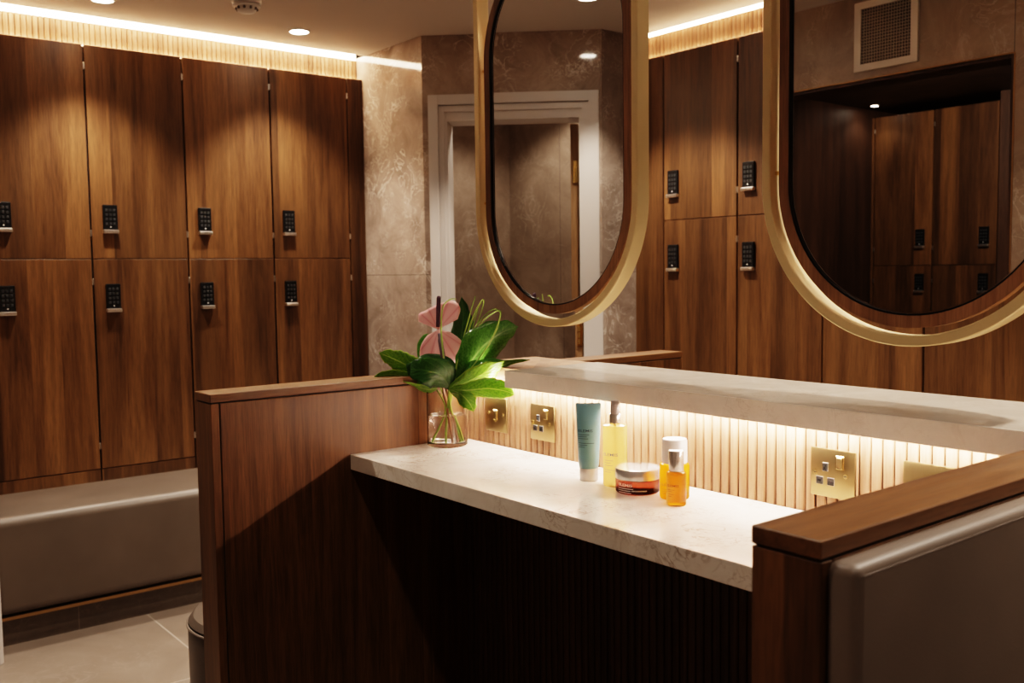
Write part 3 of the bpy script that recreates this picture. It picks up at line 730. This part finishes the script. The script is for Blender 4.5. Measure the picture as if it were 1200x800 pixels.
obj('lettering',bm,M_inkw,t)
# orange bottle with white cap
c=(-1.2237,1.3661,COUNTER)
t=thing('orange_bottle','wider orange bottle with a tall frosted white cap, behind the small bottle','bottle',c,'toiletries on the counter')
M_or=liquid('orange_gel',(1,.52,.05),(1,.47,.04),.38)
bm=B(); lathe(bm,[(0,0),(.0262,0),(.0280,.003),(.0280,.062),(.0268,.0655),(.0225,.0672),(0,.0672)],c,56); obj('body',bm,M_or,t,smooth=True)
m_cap=plain('frosted_cap',(.86,.80,.74),.35); m_cap.node_tree.nodes['Principled BSDF'].inputs['Transmission Weight'].default_value=.25
bm=B(); lathe(bm,[(0,.0674),(.0232,.0674),(.0237,.0685),(.0235,.1095),(.0218,.1125),(0,.1127)],c,56); obj('cap',bm,m_cap,t,smooth=True)
bm=B(); wrap_text(bm,'ELEMIS',.0066,c,.0280,.026,-.030,.0001,1.0,.026)
for zz,a in ((.019,.018),(.015,.013),(.011,.016)): wrap_line(bm,c,.0280,zz,-.028,-.028+a)
obj('lettering',bm,M_inkb,t)
# small orange bottle with silver cap
c=(-1.1833,1.3256,COUNTER)
t=thing('orange_bottle','small slim orange bottle with a silver cap in front of the white-capped bottle','bottle',c,'toiletries on the counter')
bm=B(); lathe(bm,[(0,0),(.0170,0),(.0182,.002),(.0182,.058),(.0172,.0612),(.0130,.0628),(0,.0628)],c,48); obj('body',bm,glass('small_bottle_glass',(1,.93,.82),1.4),t,smooth=True)
bm=B(); lathe(bm,[(0,.007),(.0155,.007),(.0160,.009),(.0160,.0565),(.014,.058),(0,.058)],c,48); obj('liquid',bm,liquid('orange_oil',(1,.66,.18),(1,.60,.16),.5),t,smooth=True)
bm=B(); lathe(bm,[(0,.0630),(.0133,.0630),(.0136,.064),(.0136,.0998),(.0128,.1012),(0,.1014)],c,40); obj('cap',bm,plain('small_cap',(.62,.57,.52),.2,.75),t,smooth=True)
bm=B(); wrap_text(bm,'ELEMIS',.0062,c,.0182,.036,-.0195,.0001,1.0,.024)
for zz,a in ((.030,.015),(.027,.011),(.022,.013),(.018,.009)): wrap_line(bm,c,.0182,zz,-.018,-.018+a)
obj('lettering',bm,M_inkb,t)

# ------------------------------------------------------------------ vase
VC=Vector((-1.9777,1.3683,COUNTER)); VR=.0505
t=thing('glass_vase','clear glass cylinder vase half full of water beside the divider','vase',VC)
bm=B(); lathe(bm,[(0,.0003),(VR-.003,.0003),(VR,.003),(VR,.134),(VR-.0012,.1354),(VR-.0026,.134),(VR-.0026,.0125),(VR-.006,.0105),(0,.0102)],VC,72); obj('glass',bm,glass('vase_glass',(1,.995,.99),1.38),t,smooth=True)
bm=B(); lathe(bm,[(0,.0108),(VR-.0062,.0110),(VR-.0034,.0130),(VR-.0034,.0765),(VR-.0030,.0775),(0,.0770)],VC,72); obj('water',bm,glass('water',(1,.99,.97),1.33),t,smooth=True)

# ------------------------------------------------------------------ flowers and foliage
VD=VC.dot(V_)                       # view depth of the vase axis
def P(px,py,dd=0): return at(px,py,VD+dd+ (VC+Vector((0,0,.07))).dot(V_)-VC.dot(V_) if False else VD+dd)
def blade(bm,pts,hw,roll=0,cup=.15,n=22,m=8,serr=0,uv=True,wave=0):
    """leaf blade: pts [(px,py,dd)] centre line, hw half widths (px), roll turns it about its own line"""
    t=bmesh.new(); lay=t.verts.layers.float_vector.new('leafuv')
    path=smooth_path([P(*p) for p in pts],8); k=len(path); hws=lerp_list(hw,k); rows=[]
    rolls=lerp_list(list(roll),k) if isinstance(roll,(list,tuple)) else [roll]*k
    for i,p in enumerate(path):
        tg=(path[min(i+1,k-1)]-path[max(i-1,0)]).normalized()
        w=tg.cross(V_).normalized(); nrm=w.cross(tg).normalized()
        a=rolls[i]; w2=w*math.cos(a)+nrm*math.sin(a); n2=nrm*math.cos(a)-w*math.sin(a)
        s=hws[i]*VD/F_PX
        if serr: s*=1+serr*(((i*3)%8)/8-.5)
        row=[]
        for j in range(m+1):
            v=-1+2*j/m
            q=p+w2*(s*v)+n2*(cup*s*(abs(v)**1.5)+wave*s*math.sin(i*.9)*abs(v))
            vv=t.verts.new(q); vv[lay]=(i/(k-1),v,0); row.append(vv)
        rows.append(row)
    for a,b in zip(rows,rows[1:]):
        for j in range(m): t.faces.new([a[j],a[j+1],b[j+1],b[j]])
    mm=bpy.data.meshes.new('tmp'); t.to_mesh(mm); t.free(); bm.from_mesh(mm); bpy.data.meshes.remove(mm)
    return bm
def stem_pts(pts): return smooth_path([P(*p) for p in pts],5)
L_dark=leafmat('leaf_dark',(.018,.065,.012),(.035,.12,.02),(.07,.17,.04),.28)
L_mid=leafmat('leaf_fatsia',(.09,.21,.018),(.17,.35,.03),(.36,.50,.12),.26,(.35,.45,.05))
L_gloss=leafmat('leaf_glossy',(.05,.15,.022),(.11,.27,.045),(.2,.36,.1),.14)
L_blade=plain('grass_green',(.30,.42,.09),.4); L_stem=plain('stem_green',(.22,.36,.04),.4); L_stemB=plain('stem_brown',(.30,.13,.06),.5)
def spathe_mat():
    m,nt,b=new_mat('anthurium_pink')
    at_=nd(nt,'ShaderNodeAttribute',attribute_name='leafuv'); sep=nd(nt,'ShaderNodeSeparateXYZ'); nt.links.new(at_.outputs['Vector'],sep.inputs[0])
    s=mth(nt,'ABSOLUTE',mth(nt,'SINE',mth(nt,'MULTIPLY',sep.outputs[1],9)))
    col=ramp(nt,s,[(0,(.74,.31,.33)),(.35,(.86,.48,.48)),(1,(.90,.56,.55))])
    nt.links.new(col,b.inputs['Base Color']); b.inputs['Roughness'].default_value=.3
    t=nd(nt,'ShaderNodeBsdfTranslucent'); nt.links.new(col,t.inputs[0]); mx=nd(nt,'ShaderNodeMixShader'); mx.inputs[0].default_value=.3
    out=nt.nodes['Material Output']; nt.links.new(b.outputs[0],mx.inputs[1]); nt.links.new(t.outputs[0],mx.inputs[2]); nt.links.new(mx.outputs[0],out.inputs[0]); return m
M_pink=spathe_mat(); M_spad=plain('spadix_purple',(.055,.018,.035),.5)
VB=(VC.x,VC.y,COUNTER+.011)
def fan(bm,base,ang0,ang1,radii,lift=.25,dd=0,n=26,m=9):
    """fan-shaped spathe lobe: base pixel, angles (deg, image: 0 right, 90 up) and outline radii in px"""
    t=bmesh.new(); lay=t.verts.layers.float_vector.new('leafuv'); rad=[v.x for v in smooth_path([(q,0,0) for q in radii],8)]; n=len(rad)-1; rows=[]
    for i in range(n+1):
        a=math.radians(ang0+(ang1-ang0)*i/n); row=[]
        side=-1+2*i/n
        for j in range(m+1):
            u=j/m; q=rad[i]*u
            p=P(base[0]+q*math.cos(a),base[1]-q*math.sin(a),dd+lift*(abs(side)**1.6)*q/F_PX*VD*-1+ .10*u*u*.08)
            v=t.verts.new(p); v[lay]=(u,side,0); row.append(v)
        rows.append(row)
    for a,b in zip(rows,rows[1:]):
        for j in range(m):
            if j==0:
                t.faces.new([a[0],a[1],b[1],b[0]])
            else: t.faces.new([a[j],a[j+1],b[j+1],b[j]])
    bmesh.ops.remove_doubles(t,verts=t.verts,dist=1e-6)
    mm=bpy.data.meshes.new('tmp'); t.to_mesh(mm); t.free(); bm.from_mesh(mm); bpy.data.meshes.remove(mm)
def thicken(o,th=.0008):
    md=o.modifiers.new('thickness','SOLIDIFY'); md.thickness=th; md.offset=0
# upper anthurium
t=thing('anthurium','pink anthurium flower at the top of the arrangement, purple spadix upright','flower',VB,'flowers and leaves in the vase')
bm=B(); fan(bm,(513.5,386),158,28,[25,29,27,27,29,33,38,36,26],.35,.052); o=obj('spathe',bm,M_pink,t,smooth='all'); thicken(o)
bm=B(); tube(bm,stem_pts([(513.2,383,.038),(513.6,365,.034),(514.2,346.5,.030)]),[.0052]*5+[.0056]*5+[.0035],12); obj('spadix',bm,M_spad,t,smooth='all')
bm=B(); tube(bm,stem_pts([(529,517,-.004),(524,478,0),(519,455,.012),(515,420,.04),(513.5,386,.046)]),.0028,8); obj('stem',bm,L_stemB,t,smooth='all')
# lower anthurium
t=thing('anthurium','pink anthurium flower below the other one, just above the rolled dark leaf','flower',VB,'flowers and leaves in the vase')
bm=B(); fan(bm,(513.5,386),-152,-12,[14,30,42,40,40,44,42,34,14],.30,.030); o=obj('spathe',bm,M_pink,t,smooth='all'); thicken(o)
bm=B(); tube(bm,stem_pts([(515.0,391,.018),(517,405,.004),(519.5,420,-.006)]),[.0046]*3+[.0062]*6+[.0056]*2,12); obj('spadix',bm,M_spad,t,smooth='all')
bm=B(); tube(bm,stem_pts([(534,518,-.006),(528,478,-.002),(523,455,.008),(517,420,.036),(513.5,390,.033)]),.0028,8); obj('stem',bm,L_stemB,t,smooth='all')
# rolled aspidistra leaf
t=thing('aspidistra_leaf','dark green strap leaf rolled into a loop at the front of the vase','leaf',VB,'flowers and leaves in the vase')
bm=B(); blade(bm,[(528,455,-.006),(517,440,-.034),(500,434,-.048),(487,433,-.042),(481,432,-.022),(486,432,.0),(502,430,.012),(519,434,.006),(530,448,-.002)],[3,19.5,17,12,7.5,10,16,17,4],0,.0,m=10); o=obj('leaf_blade',bm,L_dark,t,smooth='all'); thicken(o)
bm=B(); tube(bm,stem_pts([(523,518,.004),(524,480,.0),(528,456,-.006)]),.0022,8); obj('stem',bm,L_stem,t,smooth='all')
# tall upright leaf
t=thing('upright_leaf','tall pointed dark leaf standing upright behind the pink flowers','leaf',VB,'flowers and leaves in the vase')
bm=B(); blade(bm,[(531,452,.02),(534,428,.045),(540,398,.062),(543,370,.066),(541,348,.064)],[2,9,14,16,13,6.5,.4],.25,.22); o=obj('leaf_blade',bm,L_dark,t,smooth='all'); thicken(o)
bm=B(); tube(bm,stem_pts([(536,517,.008),(528,478,.004),(531,453,.02)]),.0022,8); obj('stem',bm,L_stem,t,smooth='all')
# glossy leaf to the right
t=thing('glossy_leaf','broad shiny leaf leaning right beside the tall upright leaf','leaf',VB,'flowers and leaves in the vase')
bm=B(); blade(bm,[(531,455,.01),(546,433,-.004),(564,408,-.006),(587,390,-.01),(607,382.5,-.016)],[2,10,19,24,20,12,.5],-.35,.25,wave=.06); o=obj('leaf_blade',bm,L_gloss,t,smooth='all'); thicken(o)
bm=B(); tube(bm,stem_pts([(526,484,.002),(528,472,.004),(531,456,.01)]),.0020,8); obj('stem',bm,L_stem,t,smooth='all')
bm=None
# broad dark leaf filling behind
t=thing('glossy_leaf','dark shiny leaf low in the middle, behind the right fatsia leaf','leaf',VB,'flowers and leaves in the vase')
bm=B(); blade(bm,[(530,456,.005),(548,446,-.015),(568,434,-.035),(592,422,-.03)],[2,14,19,13,.5],.25,.25,wave=.05); o=obj('leaf_blade',bm,L_gloss,t,smooth='all'); thicken(o)
bm=B(); tube(bm,stem_pts([(526,482,.006),(528,470,.008),(530,457,.016)]),.0018,8); obj('stem',bm,L_stem,t,smooth='all')
# right fatsia leaf
t=thing('fatsia_leaf','lobed green fatsia leaf drooping right over the brass plates','leaf',VB,'flowers and leaves in the vase')
bm=B(); ctr=(526,456,-.012)
blade(bm,[ctr,(548,447,-.035),(572,435,-.055),(597,425,-.05),(621,421.5,-.04)],[2,5,12,12,5,2.5,.4],-.5,.2,serr=.12)
blade(bm,[ctr,(548,457,-.045),(572,455,-.085),(592,458,-.115),(603,462,-.125)],[2,6,10,12.5,11,6,.4],-.2,.25,serr=.1)
blade(bm,[ctr,(537,460,-.03),(546,467,-.05),(552,475,-.06),(555,482,-.062)],[2,7,11,10,6,.4],-.1,.2,serr=.12)
blade(bm,[ctr,(536,450,-.015),(556,440,-.03),(575,432,-.04),(586,428,-.04)],[2,6,10,7,.4],-.3,.2)
o=obj('leaf_blade',bm,L_mid,t,smooth='all'); thicken(o)
bm=B(); tube(bm,stem_pts([(540,516,-.008),(529,480,-.004),(526,457,-.012)]),.0024,8); obj('stem',bm,L_stem,t,smooth='all')
# left fatsia leaf
t=thing('fatsia_leaf','lobed green fatsia leaf spreading left over the divider cap','leaf',VB,'flowers and leaves in the vase')
bm=B(); ctr=(512,455,-.004)
blade(bm,[ctr,(494,440,.0),(475,427,.002),(458,419,.0),(444,413,-.004)],[2,8,14,13,9,.4],.2,.2,serr=.12)
blade(bm,[ctr,(490,447,.0),(470,440,-.002),(453,439,-.006),(437,442,-.012)],[2,6,7,6.5,5,.4],.5,.15,serr=.12)
blade(bm,[ctr,(500,456,-.012),(488,452,-.02),(471,446,-.026)],[2,6,5,2,.4],.6,.1,serr=.1)
o=obj('leaf_blade',bm,L_mid,t,smooth='all'); thicken(o)
bm=B(); tube(bm,stem_pts([(511,517,.002),(522,480,.0),(512,456,-.004)]),.0020,8); obj('stem',bm,L_stem,t,smooth='all')
# leaf behind the pink flowers
t=thing('fatsia_leaf','small dark leaf half hidden behind the lower pink flower','leaf',VB,'flowers and leaves in the vase')
bm=B(); blade(bm,[(516,452,.02),(504,432,.04),(496,412,.056),(497,398,.06),(505,391,.06)],[2,9,10,8,5,.4],.3,.2); o=obj('leaf_blade',bm,L_gloss,t,smooth='all'); thicken(o)
bm=B(); tube(bm,stem_pts([(525,482,.006),(522,470,.01),(516,453,.02)]),.0018,8); obj('stem',bm,L_stem,t,smooth='all')
# bear-grass blades
BG=[([(530,455,.0),(536,425,-.006),(546,385,-.008),(557,347,-.01)],'straight slender grass blade reaching the highest above the leaves'),
    ([(530,455,.002),(540,420,.0),(553,375,.0),(564,353,-.002),(567,353,.0),(565,362,.006),(559,380,.012)],'slender grass blade bent back sharply at its tip'),
    ([(531,456,-.004),(552,432,-.016),(576,398,-.022),(586,371,-.024),(585,364,-.022),(579,366,-.018),(568,374,-.01),(558,386,.0)],'slender grass blade arching far right and folding back'),
    ([(531,455,.006),(541,420,.012),(556,385,.02),(570,368,.026),(580,362,.028),(586,366,.026)],'thin grass blade curving behind the arched blade'),
    ([(525,455,.01),(520,420,-.01),(517,385,-.02),(519,360,-.022),(527,351,-.02),(534,350,-.016)],'thin grass blade hooking over beside the upper pink flower'),
    ([(531,455,.008),(546,420,.016),(552,392,.02),(560,362,.024)],'thin grass blade between the upright leaf and the arched blade')]
for pts,lab in BG:
    t=thing('grass_blade',lab,'grass blade',VB,'flowers and leaves in the vase')
    pth=smooth_path([P(*p) for p in pts],7); k=len(pth)
    bm=B(); tube(bm,pth,[.0026-.0013*i/k for i in range(k)],6); obj('leaf_blade',bm,L_blade,t,smooth='all')
    b0=pts[0]; bm=B(); tube(bm,stem_pts([(526+random.uniform(-3,3),478,random.uniform(-.004,.004)),(528,466,.0),b0]),.0014,6); obj('stem',bm,L_stem,t,smooth='all')

# ------------------------------------------------------------------ lift to floor = 0, camera, view
for o in list(COL.objects):
    if o.parent is None: o.location.z += H
cam=bpy.data.cameras.new('camera'); co=bpy.data.objects.new('camera',cam); COL.objects.link(co)
cam.sensor_width=36; cam.sensor_fit='HORIZONTAL'; cam.lens=F_PX/1200*36; cam.clip_start=.02
up=-D_; back=-V_
co.matrix_world=Matrix(((R_.x,up.x,back.x,0),(R_.y,up.y,back.y,0),(R_.z,up.z,back.z,H),(0,0,0,1)))
cam.dof.use_dof=True; cam.dof.focus_distance=1.95; cam.dof.aperture_fstop=6.3
S.camera=co
w=bpy.data.worlds.new('world'); S.world=w; w.use_nodes=True
w.node_tree.nodes['Background'].inputs[0].default_value=(.02,.015,.01,1); w.node_tree.nodes['Background'].inputs[1].default_value=.3
S.view_settings.view_transform='Filmic'
try: S.view_settings.look='High Contrast'
except Exception: pass
S.view_settings.exposure=1.22
S.cycles.use_denoising=True
S.cycles.max_bounces=12; S.cycles.transmission_bounces=10; S.cycles.glossy_bounces=6; S.cycles.diffuse_bounces=5
S.cycles.sample_clamp_indirect=8; S.cycles.blur_glossy=.3
